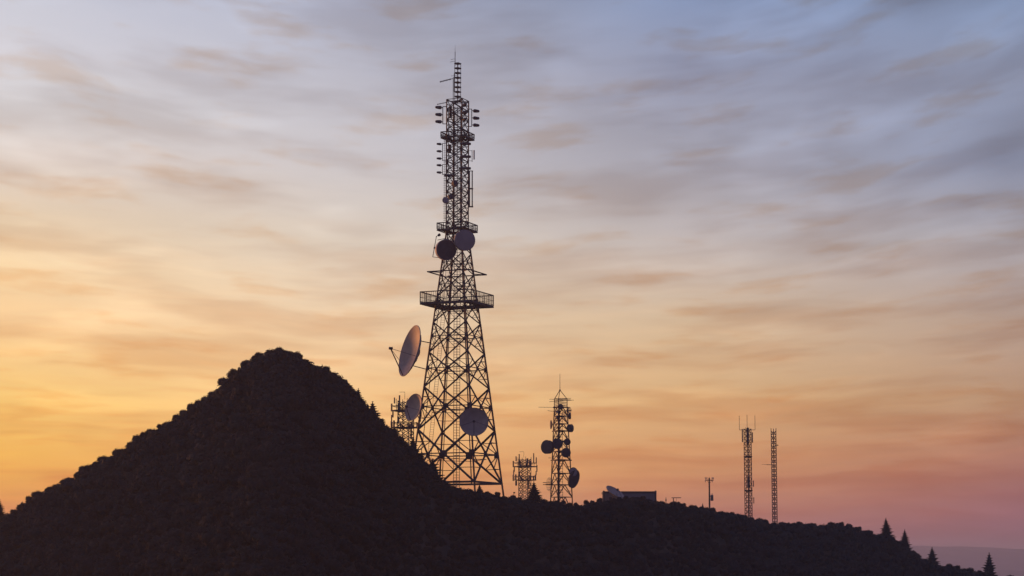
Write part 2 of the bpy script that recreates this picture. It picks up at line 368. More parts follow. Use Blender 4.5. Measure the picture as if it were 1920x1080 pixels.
# walkway platforms
def platform(rc, vr, vf, step, label):
    zf, zr_ = TZ(vf), TZ(vr); th = .2 if rc > 50 else .12; bh = .2 if rc > 50 else .12
    outp = [corner(k, vf, rc) for k in ORDER]; inn = [corner(k, vf, rcos(vf)*1.0) for k in ORDER]
    mb = MB()
    for i in range(4):
        j = (i+1) % 4; vs = []
        for z in (zf-th/2, zf+th/2):
            for p in (outp[i], outp[j], inn[j], inn[i]): vs.append((p.x, p.y, z))
        mb.add(vs, [(3,2,1,0),(4,5,6,7),(0,1,5,4),(1,2,6,5),(2,3,7,6),(3,0,4,7)])
    for i in range(4):
        mb.bar(outp[i]-Vector((0,0,.16)), outp[(i+1) % 4]-Vector((0,0,.16)), .14, bh)
        mb.bar(outp[i]-Vector((0,0,.16)), inn[i]-Vector((0,0,.16)), .12, bh)
    pl = mb.build('platform', STEEL, T1, label=label)
    for i in range(4):
        p, q = outp[i].copy(), outp[(i+1) % 4].copy(); L = (q-p).length; n = max(2, int(round(L/step)))
        rb = MB()
        for z, w in ((zr_, .13), ((zr_*.5+zf*.5), .045), (zf+.22, .05)):
            rb.bar((p.x, p.y, z), (q.x, q.y, z), w)
        for m_ in range(n+1):
            x = p.lerp(q, m_/n); w = .13 if m_ in (0, n) else (.10 if m_ % 5 == 0 else .05)
            if m_ == 0: x = p.lerp(q, .004)
            rb.bar((x.x, x.y, zf), (x.x, x.y, zr_), w)
        rb.build('railing', STEEL, pl)
platform(31, 250, 259, .36, 'small top platform')
platform(37.5, 420.5, 432, .36, 'middle platform above the drums')
platform(68, 550.7, 571, .36, 'wide lower platform')
# outrigger ring
cs = [corner(k, 512.3, 55) for k in ORDER]; mb = MB()
for i in range(4):
    mb.bar(cs[i], cs[(i+1) % 4], .13, .16); mb.bar(cs[i], corner(ORDER[i], 512.3), .10, .12)
mb.build('outrigger_ring', STEEL, T1)
# ladders
mb = MB(); c = Vector((SX, TY, 0)); hw = W(5.6, 600, TY); z0, z1 = tb.z, TZ(200)
for s_ in (-1, 0, 1): mb.bar((SX+s_*hw, TY, z0), (SX+s_*hw, TY, z1), .08 if s_ else .09)
z = z0+.3
while z < z1: mb.bar((SX-hw, TY-.01, z), (SX+hw, TY-.01, z), .06); z += .42
mb.build('ladder', GALV, T1, label='wide cable ladder up the middle')
mb = MB(); a0 = corner('left', 935).lerp(corner('far', 935), .5); a1 = corner('left', 440).lerp(corner('far', 440), .5)
inn_ = Vector((.25, .0, 0)); a0 += inn_; a1 += inn_; n = int((a1-a0).length/.36)
for s_ in (-1, 1): mb.bar(a0+Vector((s_*.27, 0, 0)), a1+Vector((s_*.27, 0, 0)), .055)
for i in range(1, n): p = a0.lerp(a1, i/n); mb.bar(p-Vector((.27, 0, 0)), p+Vector((.27, 0, 0)), .035)
mb.build('ladder', GALV, T1, label='inclined climbing ladder inside the left face')
mb = MB(); lx = corner('left', 330); lx = Vector((lx.x-W(4, 330, TY), lx.y, 0))
mb.bar((lx.x, lx.y, TZ(416)), (lx.x, lx.y, TZ(262)), .05); mb.bar((lx.x+.2, lx.y, TZ(416)), (lx.x+.2, lx.y, TZ(262)), .03)
z = TZ(415)
while z < TZ(262): mb.bar((lx.x-.18, lx.y, z), (lx.x+.26, lx.y, z), .035); z += .36
for v in (410, 375, 340, 305, 268): mb.bar((lx.x, lx.y, TZ(v)), (corner('left', v).x, lx.y, TZ(v)), .05)
mb.build('ladder', GALV, T1, label='narrow peg ladder outside the left leg')
# feeder cables up the shaft
for k_, w_ in (('near', .16), ('far', .12), ('left', .10)):
    p_, q_, s_ = corner(k_, 910), corner(k_, 437), corner(k_, 205); ce = Vector((SX, TY, 0))
    f__ = lambda p: Vector((p.x+(ce.x-p.x)*.16, p.y+(ce.y-p.y)*.16, p.z))
    MB().tube(f__(p_), f__(q_), w_*.6, 6).tube(f__(q_), f__(s_), w_*.6, 6).build('feeder_cable', STEEL, T1)
# boxes inside the upper shaft
for (u, v0, v1, w, k) in ((844.8, 200, 221, 4.2, -.6), (843.2, 271, 287, 4.4, -.6), (838, 300, 309, 3.6, -.3), (869, 258, 262, 5, -.9)):
    p = P(u, (v0+v1)/2, TY+k); h = TZ(v0)-TZ(v1)
    MB().box(p, W(w, v0, TY), .3, h, .39).build('equipment_box', STEEL, T1)
# top frame and mast
mx0, mx1 = P(852.6, 150, TY), P(863.8, 150, TY); mc = (mx0+mx1)/2; mr = (mx1.x-mx0.x)/2
mast = MB()
for dx, dy in ((-1, -.3), (.1, -1), (1, .3), (-.1, 1)): mast.tube((mc.x+dx*mr, TY+dy*mr, TZ(194)), (mc.x+dx*mr, TY+dy*mr, TZ(118)), .045, 6)
ms = mast.build('mast', STEEL, T1)
for i in range(9):
    v = 119.3+i*8.86; mb = MB(); z = TZ(v)
    pts = [Vector((mc.x+dx*mr*1.06, TY+dy*mr*1.06, z)) for dx, dy in ((-1, -.3), (.1, -1), (1, .3), (-.1, 1))]
    for j in range(4): mb.bar(pts[j], pts[(j+1) % 4], .13, .17)
    mb.bar(pts[0], pts[2], .07, .1); mb.bar(pts[1], pts[3], .07, .1)
    mb.build('bracket_ring', STEEL, ms)
mb = MB()
for a, b in (('near', 'far'), ('left', 'right')): mb.bar(corner(a, 191), corner(b, 191), .12)
mb.build('top_frame', STEEL, T1)
mb = MB(); p = P(853.3, 119, TY-.2); mb.tube((p.x, p.y, TZ(124)), (p.x, p.y, TZ(98)), .055, 6); mb.tube((p.x, p.y, TZ(98)), (p.x, p.y, TZ(84)), .028, 6, .012)
for (u0, v0, u1, v1) in ((853.3, 110.3, 845, 111.7), (853.3, 114.4, 844, 116.4)): mb.tube(P(u0, v0, TY-.2), P(u1, v1, TY-.2), .028, 6)
mb.build('lightning_rod', STEEL, T1)
mb = MB(); mb.tube(P(849.8, 193, TY-.6), P(849.8, 145, TY-.6), .06, 6); mb.tube(P(849.8, 147.2, TY-.6), P(846, 148.2, TY-.6), .05, 6)
ap = mb.build('antenna_pole', STEEL, T1)
MB().box(P(852, 155, TY-.75), W(2.0, 155, TY), .2, W(34, 155, TY)).build('panel_antenna', PANEL, T1)
def yagi(u0, v0, u1, v1, Y, w, n, el, par=None, name='boom_antenna'):
    mb = MB(); a, b = P(u0, v0, Y), P(u1, v1, Y); mb.tube(a, b, w/2, 6)
    for i in range(n):
        p = a.lerp(b, (i+.5)/n); mb.bar(p-Vector((0, 0, el)), p+Vector((0, 0, el)), w*.5)
    return mb.build(name, STEEL, par)
yagi(846.5, 148, 824.5, 153.6, TY-.6, .13, 8, .14, T1); yagi(839, 191.6, 819.3, 195.8, TY-1, .10, 7, .10, T1)
mb = MB(); mb.tube(P(845.5, 142.5, TY-.6), P(859, 141, TY-.6), .025, 5); mb.build('dipole_rod', STEEL, ap)
# horn shaped antennas on side frames
def horn(u, v, sgn, lpx, rpx, Y, par, dirv=None):
    c = P(u, v, Y); ax = Vector(dirv) if dirv else Vector((sgn*K, Q*sgn, 0)); L = W(lpx, v, Y); r = W(rpx*1.08, v, Y)
    return MB().lathe(c-ax*L/2, ax, [(-.22, .06), (0, .07), (.02, r*.6), (L*.10, r*.95), (L*.3, r), (L*.62, r*.88), (L*.9, r*.72), (L*.98, r*.55), (L, r*.15)], 14).build('horn_antenna', DARKDRUM, par)
def side_frame(ub, v0, v1, uleg, Y, par, w=.10):
    mb = MB(); mb.bar(P(ub, v0, Y), P(ub, v1, Y), w)
    mb.bar(P(ub, v0, Y), P(uleg, v0, Y), w*.8); mb.bar(P(ub, v1, Y), P(uleg, v1, Y), w*.8); return mb.build('side_bracket', STEEL, par)
YL, YR = TY-Q*rr(20.3, 300), TY+Q*rr(20.3, 300)
YLo, YRo = YL-.5, YR+.5
side_frame(830.3, 199.9, 232.3, 837.5, YL-.3, T1, .12)
for v in (201.4, 214.8, 228.1): horn(822.2, v, -1, 12.6, 3.1, YLo-.5, T1)
side_frame(829.6, 268.8, 301.2, 837.5, YL-.3, T1, .10)
for v in (270, 283.6, 297.2): horn(823, v, -1, 9, 2.2, YLo-.5, T1)
side_frame(829.6, 308.3, 327.2, 837.5, YL-.3, T1, .10)
for v in (309.8, 323.3): horn(823, v, -1, 9, 2.2, YLo-.5, T1)
side_frame(884.5, 204.5, 237, 877.5, YR+.3, T1, .12)
for v in (208.2, 221.6, 234.8): horn(893, v, 1, 12.2, 3.1, YRo+.5, T1)
for v in (196.5, 210.5, 223.8): horn(871.5, v, 1, 12, 3.3, TY-rr(20, 200)-.55, T1, dirv=(.35, -.93, .0))
# cylindrical antennas lying level
for (u0, u1, v) in ((862.5, 883, 269.7), (862.5, 883, 293.8), (862.5, 883, 315.7), (832.5, 852.5, 328.9)):
    a, b = P(u0, v, TY-2.1), P(u1, v, TY-1.6); L = (b-a).length; r = W(2.6, v, TY)
    MB().lathe(a, b-a, [(0, .05), (.03, r*.7), (.15, r), (L-.15, r), (L-.03, r*.7), (L, .05)], 12).build('cylinder_antenna', DARKDRUM, T1)
mb = MB()
for v in (282.6, 301.6): mb.bar(P(877, v, YR), P(885.2, v, YR+.3), .05)
mb.bar(P(885.2, 281.5, YR+.3), P(885.2, 303.5, YR+.3), .09)
rb_ = mb.build('side_bracket', STEEL, T1)
mb = MB(); mb.tube(P(888.9, 299, YR+.3), P(888.9, 281.7, YR+.3), .10, 8); mb.build('rod_antenna', SHROUD, T1)
mb = MB()
for u, w in ((879.9, .24), (885.4, .17)):
    for v0, v1 in ((320.5, 352), (355.5, 387.5)): mb.bar(P(u, v0, YR+.3), P(u, v1, YR+.3), w)
for v, w in ((320.5, .10), (353.8, .22), (387.6, .20)): mb.bar(P(879, v, YR+.25), P(887.2, v, YR+.35), .12, w)
for v in (326, 349, 365, 384): mb.bar(P(877, v, YR), P(880, v, YR+.3), .05)
mb.build('dipole_array', STEEL, T1)
mb = MB(); mb.bar(P(811.4, 481.6, TY-2), P(818.4, 442.5, TY-2), .10); mb.bar(P(811.4, 481.6, TY-2), P(828, 484, TY-1), .07)
mb.bar(P(818, 444, TY-2), P(822, 440.5, TY-2), .09); mb.bar(P(813, 466, TY-2), P(832, 466, TY-1), .06); mb.bar(P(813, 464.5, TY-2), P(816.5, 464.5, TY-2), .16)
la = mb.build('lamp_arm', STEEL, T1); MB().lathe(P(821, 442, TY-2), (.75, 0, .45), [(0, .12), (.1, .2), (.35, .22), (.45, .12)], 10).build('head', STEEL, la)
mb = MB(); mb.bar(P(820.5, 450, TY-2.5), P(833, 447.5, TY-2.2), .30, .07); mb.bar(P(833, 447.5, TY-2.2), P(838, 451, TY-1.8), .30, .07); mb.build('ice_shield', STEEL, T1)
mb = MB(); mb.bar(P(852, 428, TY-4.2), P(871, 427.2, TY-4.2), 1.2, .09); mb.bar(P(871, 427.2, TY-4.2), P(883, 431.5, TY-4), 1.2, .09); mb.bar(P(871, 427.3, TY-4), corner('near', 431), .12); mb.build('ice_shield', STEEL, T1)

# ------------------------------------------------------------------ dishes (each can be lifted off its tower)
def open_dish(c, n, r, mount, label, F_=.78, armw=.1, up=None, cat='satellite dish', m=DISH, focal=None, drop=.12, group=None, feedsz=1.0, struts=True, backrib=False):
    n = Vector(n).normalized(); c = Vector(c); up = Vector(up or (0, 0, 1)); side = n.cross(up).normalized(); uv = side.cross(n).normalized()
    if uv.z < 0: uv = -uv
    t = thing('satellite_dish', c-n*r*.35, label, cat, group); dp = r*.30
    prof = [(-dp, 1e-4)]+[(-dp+dp*(k/12)**2, r*k/12) for k in range(1, 13)]
    prof += [(.03, r*1.012), (.0, r*1.025), (-.10, r*1.02), (-.10, r*.97)]+[(-dp-.10+dp*(k/8)**2, r*k/8) for k in range(7, 0, -1)]+[(-dp-.10, 1e-4)]
    rf = MB().lathe(c, n, prof, 56, close=False).build('reflector', m, t)
    mb = MB()                                  # ribs and hub on the back
    for k in range(10):
        a = 2*math.pi*k/10; dr = side*math.cos(a)+uv*math.sin(a)
        pv_ = None
        for f_ in (.16, .45, .7, .95):
            q_ = c-n*(dp*(1-f_*f_)+.13)+dr*r*f_
            if pv_ is not None: mb.bar(pv_, q_, .05, .09, n)
            pv_ = q_
    mb.lathe(c-n*(dp+.1), -n, [(0, r*.16), (r*.07, r*.14), (r*.08, .05)], 14)
    mb.build('back_frame', GALV, t)
    fd = c+n*r*F_-uv*r*drop
    mb = MB().bar(c-uv*r*1.0+n*.05, fd, armw); mb.build('feed_arm', STEEL, t)
    if struts:
        for s_ in (-1, 1):
            MB().tube(c+side*s_*r*.93-uv*r*.30+n*.02, fd, armw*.2+.01, 6).build('feed_strut', STEEL, t)
    dv = (c-fd).normalized()
    MB().lathe(fd-dv*.16*feedsz, dv, [(0, .07*feedsz), (.02, .15*feedsz), (.3*feedsz, .15*feedsz), (.36*feedsz, .2*feedsz)], 12).build('feed_horn', STEEL, t)
    if mount:
        for a, b in mount: MB().tube(a, b, .07, 8).build('mounting_strut', STEEL, t)
    return t
def drum(c, n, r, depth, mount, label, name='drum_antenna', cat='dish antenna', face=RADOME, body=SHROUD, group=None, seg=40):
    n = Vector(n).normalized(); c = Vector(c)
    t = thing(name, c-n*depth, label, cat, group)
    MB().lathe(c, n, [(-depth*.45-r*.30, .02), (-depth*.45-r*.28, r*.3), (-depth*.5, r*.96), (-depth*.5, r*1.0), (-.02, r), (-.02, r*1.03), (.02, r*1.03), (.02, r*.97)], seg, close=False).build('shroud', body, t)
    MB().lathe(c, n, [(.0, r*.975), (.015, r*.9), (.04, r*.5), (.05, 1e-4)], seg, close=False).build('radome', face, t)
    if mount:
        mb = MB(); mb.bar(c-n*(depth*.45+r*.25), mount, max(.06, r*.1)); mb.build('mounting_arm', STEEL, t)
    return t
c = P(767.5, 657.5, 319.0); la1, la2 = corner('left', 645), corner('left', 694.5)
open_dish(c, (-.895, -.365, .235), W(48.9, 657, 319), [(P(789, 639.5, 319.6), la1), (P(775, 686, 319.3), la2)],
          'largest open dish with an orange glow, facing left beside the tallest tower', armw=.13, F_=.76, feedsz=1.4)
c = P(774.6, 763.3, 318.6)
open_dish(c, (-.77, -.60, .20), W(25.6, 763, 318.6), [(P(783, 779, 319.3), corner('left', 788)), (c+Vector((.5, .5, 0)), corner('left', 764))],
          'open grey dish facing left, low on the left leg of the tallest tower', armw=.08, F_=.62)
c = P(888.7, 790.7, 315.6)
open_dish(c, (.02, -.975, .16), W(26.6, 790, 315.6), [(c+Vector((0, .8, .6)), corner('near', 778)), (c+Vector((0, .8, -.6)), corner('near', 803))],
          'round open dish facing the viewer in the lower right of the tallest tower', armw=.07, F_=.5, drop=0.08)
drum(P(872.0, 450.3, 318.5), (.30, -.95, -.06), W(19.4, 450, 318.5), 1.6, corner('near', 447), 'pale flat-faced drum dish just under the middle platform, upper right of the pair')
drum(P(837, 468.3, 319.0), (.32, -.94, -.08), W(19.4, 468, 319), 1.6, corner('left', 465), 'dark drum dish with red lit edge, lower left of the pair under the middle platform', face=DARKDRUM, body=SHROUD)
drum(P(835.5, 375.4, 319.6), (.1, -.99, 0), W(6.0, 375, 320), .4, corner('left', 375), 'small pale round dish outside the left leg of the tall tower shaft', seg=20)
drum(P(846, 368.6, 320.0), (.45, -.88, 0), W(5.2, 369, 320), .6, corner('left', 368), 'small dark drum just right of the small pale dish on the tall tower shaft', face=DARKDRUM, body=DARKDRUM, seg=20)
drum(P(854.5, 343.6, 319.8), (.75, -.65, .1), W(6.2, 343, 320), .9, P(850, 345, 322), 'small tilted dark drum in the middle of the tall tower shaft', face=DARKDRUM, body=DARKDRUM, seg=20)

# ------------------------------------------------------------------ generic slim lattice mast
def lattice(par, cx, cy, zs, rad_fn, n, rot, wleg, wbr, style='X', horiz=True, name_b='cross_brace', braces_parts=False):
    def cn(k, z):
        a = rot+2*math.pi*k/n; r = rad_fn(z); return Vector((cx+r*math.cos(a), cy+r*math.sin(a), z))
    for k in range(n):
        mb = MB()
        for i in range(len(zs)-1): mb.bar(cn(k, zs[i]), cn(k, zs[i+1]), wleg)
        mb.build('leg', STEEL, par)
    for k in range(n):
        mb = MB(); j = (k+1) % n
        for i in range(len(zs)-1):
            a0, b0, a1, b1 = cn(k, zs[i]), cn(j, zs[i]), cn(k, zs[i+1]), cn(j, zs[i+1])
            if style == 'X': mb.bar(a0, b1, wbr); mb.bar(b0, a1, wbr)
            elif style == 'Z': (mb.bar(a0, b1, wbr) if i % 2 else mb.bar(b0, a1, wbr))
            elif style == 'V':
                m_ = a1.lerp(b1, .5); mb.bar(a0, m_, wbr); mb.bar(b0, m_, wbr)
                mb.bar(a0.lerp(m_, .5), a0.lerp(a1, .5), wbr*.6); mb.bar(b0.lerp(m_, .5), b0.lerp(b1, .5), wbr*.6)
                if horiz: mb.bar(a1, b1, wbr*1.1)
        mb.build('face_bracing', STEEL, par)
    return cn

# cell towers: modelled once, standing twice
CY = 436.0; cu, cvb = 984.0, 937.0
ug = W(1, 900, CY)
def make_cell():
    base = P(cu, cvb, CY); base.z = gh(base.x, base.y)-.3
    t = thing('antenna_tower', base, 'short lattice tower ringed with panel antennas, between the tallest and the pointed tower', 'tower', 'short lattice towers ringed with panel antennas')
    z = lambda v: float(zpix(v, CY))
    zs = [base.z]+[z(937-9.6*i) for i in range(0, 9)]
    lattice(t, base.x, CY, zs, lambda q: 11.6*ug/.924, 4, math.radians(22.4), .13, .085, horiz=False)
    # inner cable ladder
    mb = MB()
    for s_ in (-1, 1): mb.bar((base.x+s_*2.2*ug, CY, base.z), (base.x+s_*2.2*ug, CY, z(860)), .06)
    q = base.z+.2
    while q < z(860): mb.bar((base.x-2.6*ug, CY, q), (base.x+2.6*ug, CY, q), .05); q += .9
    mb.build('ladder', STEEL, t)
    cx = base.x
    for v, rp in ((875.2, 20.5), (900.3, 19.5)):
        mb = MB(); pts = []
        for k in range(6):
            a = math.radians(8+60*k+(14 if k % 2 else -14)); pts.append(Vector((cx+rp*ug*1.08*math.cos(a), CY+rp*ug*math.sin(a), z(v))))
        for k in range(6):
            mb.bar(pts[k], pts[(k+1) % 6], .17); mb.bar(pts[k]+Vector((0, 0, 7*ug)), pts[(k+1) % 6]+Vector((0, 0, 7*ug)), .07)
            mb.bar(pts[k], (cx, CY, z(v)), .10); mb.bar(pts[k]+Vector((0, 0, 7*ug)), (cx, CY, z(v)), .06)
            mb.bar(pts[k], pts[k]+Vector((0, 0, 8*ug)), .08)
        mb.build('antenna_ring', STEEL, t)
    PN = [(212,185,330,14),(158,235,315,12),(112,305,410,20),(455,185,340,13),(500,245,350,13),(510,380,490,16),(128,400,490,15),(225,310,400,22),(335,330,410,28),(396,312,420,36),(260,415,530,12),(345,290,370,20),
          (110,540,645,19),(153,540,640,20),(160,640,720,26),(118,465,545,14),(497,480,550,14),(482,545,635,15),(456,560,640,18),(212,490,580,22),(370,625,780,20),(392,565,650,26),(355,575,640,16),(245,580,650,14)]
    for i, (x, y0, y1, w) in enumerate(PN):
        u = 950+x/9.0; off = (u-984)/22.5; s_ = -1 if i % 2 else 1
        yo = s_*math.sqrt(max(.05, 1-off*off))*18*ug
        a = P(u, 830+y0/9.0, CY); b = P(u, 830+y1/9.0, CY); w_ = w/9.0*ug
        zc = (a.z+b.z)/2; mb = MB(); mb.box((a.x, CY+yo, zc), w_, w_*.6+.06, a.z-b.z, off*1.2)
        mb.box((a.x, CY+yo+.12*(-s_), zc), w_*.35, .16, (a.z-b.z)*.9, off*1.2)
        mb.build('panel_antenna', PANEL, t)
    mb = MB(); a = P(982.2, 858, CY); b = P(982.2, 847, CY); mb.tube(a, b, .03, 5); mb.tube(b, P(974, 847, CY), .03, 5)
    for uu, vv_ in ((969.5, 857), (985.8, 856), (995.8, 857), (990, 859), (979, 858)): mb.tube(P(uu, 868, CY), P(uu, vv_, CY), .05, 5)
    mb.build('whip_antenna', STEEL, t)
    return t
cell = make_cell()
CY2 = 345.0
b2 = P(761.5, 0, CY2); cz = P(cu, 875.2, CY).z-cell.location.z
b2x = P(761.0, 770.5, CY2)
copy_thing(cell, (b2x.x, CY2, b2x.z-cz), label='tower with panel antennas half hidden by the steep hill, left of the tallest tower', group='short lattice towers ringed with panel antennas')
# extend the hidden foot of that copy with a plinth tower section standing on the ground
t2 = [o for o in C.objects if o.name.startswith('antenna_tower.')][0]
zb = gh(b2x.x, CY2)
if zb < b2x.z-cz-.2:
    mbx = MB(); lowz = zb-.3-(b2x.z-cz)
    for k in range(4):
        a = math.radians(22.4)+math.pi/2*k; r = 11.6*ug/.924
        x, y = r*math.cos(a), r*math.sin(a); mbx.bar((x, y, lowz), (x, y, 0), .13)
        x2, y2 = r*math.cos(a+math.pi/2), r*math.sin(a+math.pi/2); nn = max(1, int(-lowz/1.0))
        for i in range(nn):
            mbx.bar((x, y, lowz*(i+1)/nn), (x2, y2, lowz*i/nn), .075); mbx.bar((x2, y2, lowz*(i+1)/nn), (x, y, lowz*i/nn), .075)
    ORG[t2] = Vector((0, 0, 0)); mbx.build('lower_section', STEEL, t2)

# ------------------------------------------------------------------ pointed tower with drums
PY = 345.0; pz = lambda v: float(zpix(v, PY)); pg = lambda px, v=860: W(px, v, PY)
pc = P(1050.3, 860, PY); pbase = Vector((pc.x, PY, gh(pc.x, PY)))
T4 = thing('pointed_tower', pbase, 'three-legged lattice tower with pointed top cage and many round drum antennas', 'tower')
LV = [945, 932, 909, 887.4, 862.6, 846.5, 827, 808, 794.7, 780.3, 763.4, 747.8]
def prad(z):
    v = np.interp(z, [pz(945), pz(763.4), pz(747.8)], [0, 1, 1.0]); return pg(24.4)*(1-v)+pg(14.1)*v
zs = [min(pbase.z-.3, pz(950))]+[pz(v) for v in LV[1:-1]]
rot = math.radians(-90-12)
pcn = lattice(T4, pc.x, PY, zs, prad, 3, rot, .17, .11, style='V')
mb = MB(); ztop = pz(747.8); zc0 = pz(763.4)
for k in range(3): mb.bar(pcn(k, zc0), pcn(k, ztop), .13)
for i in range(5):
    q = zc0+(ztop-zc0)*(i+1)/5
    for k in range(3): mb.bar(pcn(k, q), pcn((k+1) % 3, q), .06)
apex = Vector((pc.x, PY, pz(731.4)))
for k in range(3): mb.bar(pcn(k, ztop), apex, .08)
mb.build('top_cage', STEEL, T4)
mb = MB(); mb.tube(apex, (apex.x, PY, pz(700.8)), .05, 6, .03); mb.lathe(apex-Vector((0,0,.12)), (0,0,1), [(0,.03),(.05,.13),(.18,.13),(.24,.03)], 8); mb.build('whip_antenna', STEEL, T4)
for v in (763.4, 808, 862.6):
    mb = MB(); z = pz(v)
    pts = [pcn(k, z)+(pcn(k, z)-Vector((pc.x, PY, z)))*.12 for k in range(3)]
    th = .16
    for k in range(3): mb.bar(pts[k], pts[(k+1) % 3], .22, th)
    mb.add([(p.x, p.y, z-th/2) for p in pts]+[(p.x, p.y, z+th/2) for p in pts], [(2,1,0),(3,4,5)])
    mb.build('platform', STEEL, T4)
mb = MB(); lx = pc.x+pg(1.5)
for s_ in (-1, 1): mb.bar((lx+pg(3.2)*s_, PY-.3, zs[0]), (lx+pg(3.2)*s_*.8, PY-.3, pz(764)), .06 if s_ > 0 else .10)
q = zs[0]+.3
while q < pz(764): mb.bar((lx-pg(3.2), PY-.3, q), (lx+pg(3.6), PY-.3, q), .06); q += .42
mb.build('ladder', STEEL, T4)
mb = MB(); k0 = pcn(0, zs[0]); mb.tube((k0.x+.15, k0.y+.25, zs[0]), (pcn(0, pz(770)).x+.1, PY-.4, pz(770)), .13, 8); mb.build('cable_run', STEEL, T4)
mb = MB()
for (u0, v0, u1, v1) in ((1009.8,763.4,1038,763.8),(1026.7,770,1038,771.3),(1030,748.5,1070,749.5),(1030,753.2,1072,750.5),(1040,747.4,1070.5,747),(1040,751.8,1075.8,750.2),(1024,850,1034,850),(1028,858.5,1034,858.5),(1060,770.5,1071,770)):
    mb.tube(P(u0, v0, PY-.5), P(u1, v1, PY-.5), .035, 5)
mb.build('rod_antenna', STEEL, T4)
def d4(u, v, r, n, dep, label, leg=None, **k):
    drum(P(u, v, PY-pg(r)*.6-2.0*.6), n, pg(r, v), dep, Vector((np.interp(u, [1030, 1070], [pc.x-pg(14), pc.x+pg(14)]), PY-.8, pz(v))), label, seg=28, **k)
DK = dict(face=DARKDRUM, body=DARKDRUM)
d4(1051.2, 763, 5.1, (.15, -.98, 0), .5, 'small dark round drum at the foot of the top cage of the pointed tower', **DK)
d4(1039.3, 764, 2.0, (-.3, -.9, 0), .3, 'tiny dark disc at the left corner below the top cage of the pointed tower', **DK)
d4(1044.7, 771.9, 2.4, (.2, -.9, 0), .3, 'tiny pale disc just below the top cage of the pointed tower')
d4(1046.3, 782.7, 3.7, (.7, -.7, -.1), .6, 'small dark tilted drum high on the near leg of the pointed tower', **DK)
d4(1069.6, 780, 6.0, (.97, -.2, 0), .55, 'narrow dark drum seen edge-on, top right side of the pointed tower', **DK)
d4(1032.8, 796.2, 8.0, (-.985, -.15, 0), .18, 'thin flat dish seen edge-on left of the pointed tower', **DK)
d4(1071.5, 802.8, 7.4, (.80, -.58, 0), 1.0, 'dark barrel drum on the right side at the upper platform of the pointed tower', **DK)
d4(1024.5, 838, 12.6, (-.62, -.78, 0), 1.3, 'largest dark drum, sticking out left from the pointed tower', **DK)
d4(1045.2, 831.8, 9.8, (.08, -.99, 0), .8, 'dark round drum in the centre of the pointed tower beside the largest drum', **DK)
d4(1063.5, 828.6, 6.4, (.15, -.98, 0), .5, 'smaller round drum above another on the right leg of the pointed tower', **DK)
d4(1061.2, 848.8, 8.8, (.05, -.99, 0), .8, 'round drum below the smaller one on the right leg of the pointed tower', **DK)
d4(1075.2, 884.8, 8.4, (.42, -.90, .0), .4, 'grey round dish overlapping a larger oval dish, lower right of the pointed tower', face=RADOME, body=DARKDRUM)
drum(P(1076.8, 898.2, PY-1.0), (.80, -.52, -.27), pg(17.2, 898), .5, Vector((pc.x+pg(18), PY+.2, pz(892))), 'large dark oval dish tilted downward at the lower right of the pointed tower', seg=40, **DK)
def grid_dish(u, v, rx, n, label, Y):
    n = Vector(n).normalized(); c = P(u, v, Y); r = pg(rx, v); side = n.cross(Vector((0,0,1))).normalized(); up = side.cross(n)
    t = thing('grid_dish', c+n*-.4, label, 'dish antenna'); mb = MB(); k = 11
    for i in range(k):
        s_ = -1+2*(i+.5)/k; h = math.sqrt(1-s_*s_); prev = None
        for j in range(7):
            y = h*(-1+2*j/6); p = c+side*r*s_*.8+up*r*y+n*(.35*r*(s_*s_+y*y)-.2)
            if prev is not None: mb.bar(prev, p, .028)
            prev = p
    for y in (-.75, -.4, 0, .4, .75):
        h = math.sqrt(1-y*y); prev = None
        for j in range(7):
            s_ = h*(-1+2*j/6); p = c+side*r*s_*.8+up*r*y+n*(.35*r*(s_*s_+y*y)-.2)
            if prev is not None: mb.bar(prev, p, .03)
            prev = p
    mb.build('grid_reflector', GALV, t)
    mb = MB(); mb.tube(c-n*.5, c+n*r*.8, .05, 6); mb.tube(c-n*.2, Vector((pc.x+(c.x-pc.x)*.55, PY, c.z)), .05, 6); mb.build('feed_arm', STEEL, t)
grid_dish(1031.5, 908, 13, (-.80, -.6, 0), 'faint wire grid dish low on the left side of the pointed tower', PY-1.4)
grid_dish(1068, 769.3, 6.5, (.7, -.7, 0), 'tiny wire grid dish at the top right of the pointed tower', PY-.6)
grid_dish(1057.5, 779.5, 7.5, (.3, -.95, 0), 'wire grid dish inside the upper part of the pointed tower', PY-1.5)
mb = MB()
for v, u0, u1 in ((904.7, 1018, 1034), (908.6, 1018, 1037)):
    a, b = P(u0, v, PY-1.6), P(u1, v+.8, PY-1.6); mb.tube(a, b, .06, 6)
    for i in range(6): p = a.lerp(b, (i+.5)/6); mb.tube(p-Vector((0,.4,0)), p+Vector((0,.4,0)), .02, 5)
mb.build('yagi_antenna', STEEL, T4)

# ------------------------------------------------------------------ two slender masts on the right
MY = 432.0
def mz(v): return float(zpix(v, MY))
mg = lambda px, v=900: W(px, v, MY)
def mast_base(u): p = P(u, 960, MY); return Vector((p.x, MY, gh(p.x, MY)))
b = mast_base(1403.8)
M1 = thing('antenna_mast', b, 'left one of the two slender lattice masts, with three tall whips on top', 'mast')
zt = mz(803.5); n = 19; zs = [b.z-.3]+[b.z+.4+(zt-b.z-.4)*i/n for i in range(n+1)]
lattice(M1, b.x, MY, zs, lambda q: mg(7.7), 3, math.radians(-90-3), .14, .068, horiz=False)
for dx, rr__ in ((-.05, .12), (.22, .05), (-.42, .05)): MB().tube((b.x+dx, MY-.5, b.z), (b.x+dx, MY-.5, zt+.2), rr__, 8).build('cable_run', STEEL, M1)
for v in (857.2, 921):
    mb = MB(); mb.lathe((b.x, MY, mz(v)-.1), (0,0,1), [(0, mg(5)), (.12, mg(8.6)), (.3, mg(8.8))], 6); mb.build('collar', STEEL, M1)
mb = MB()
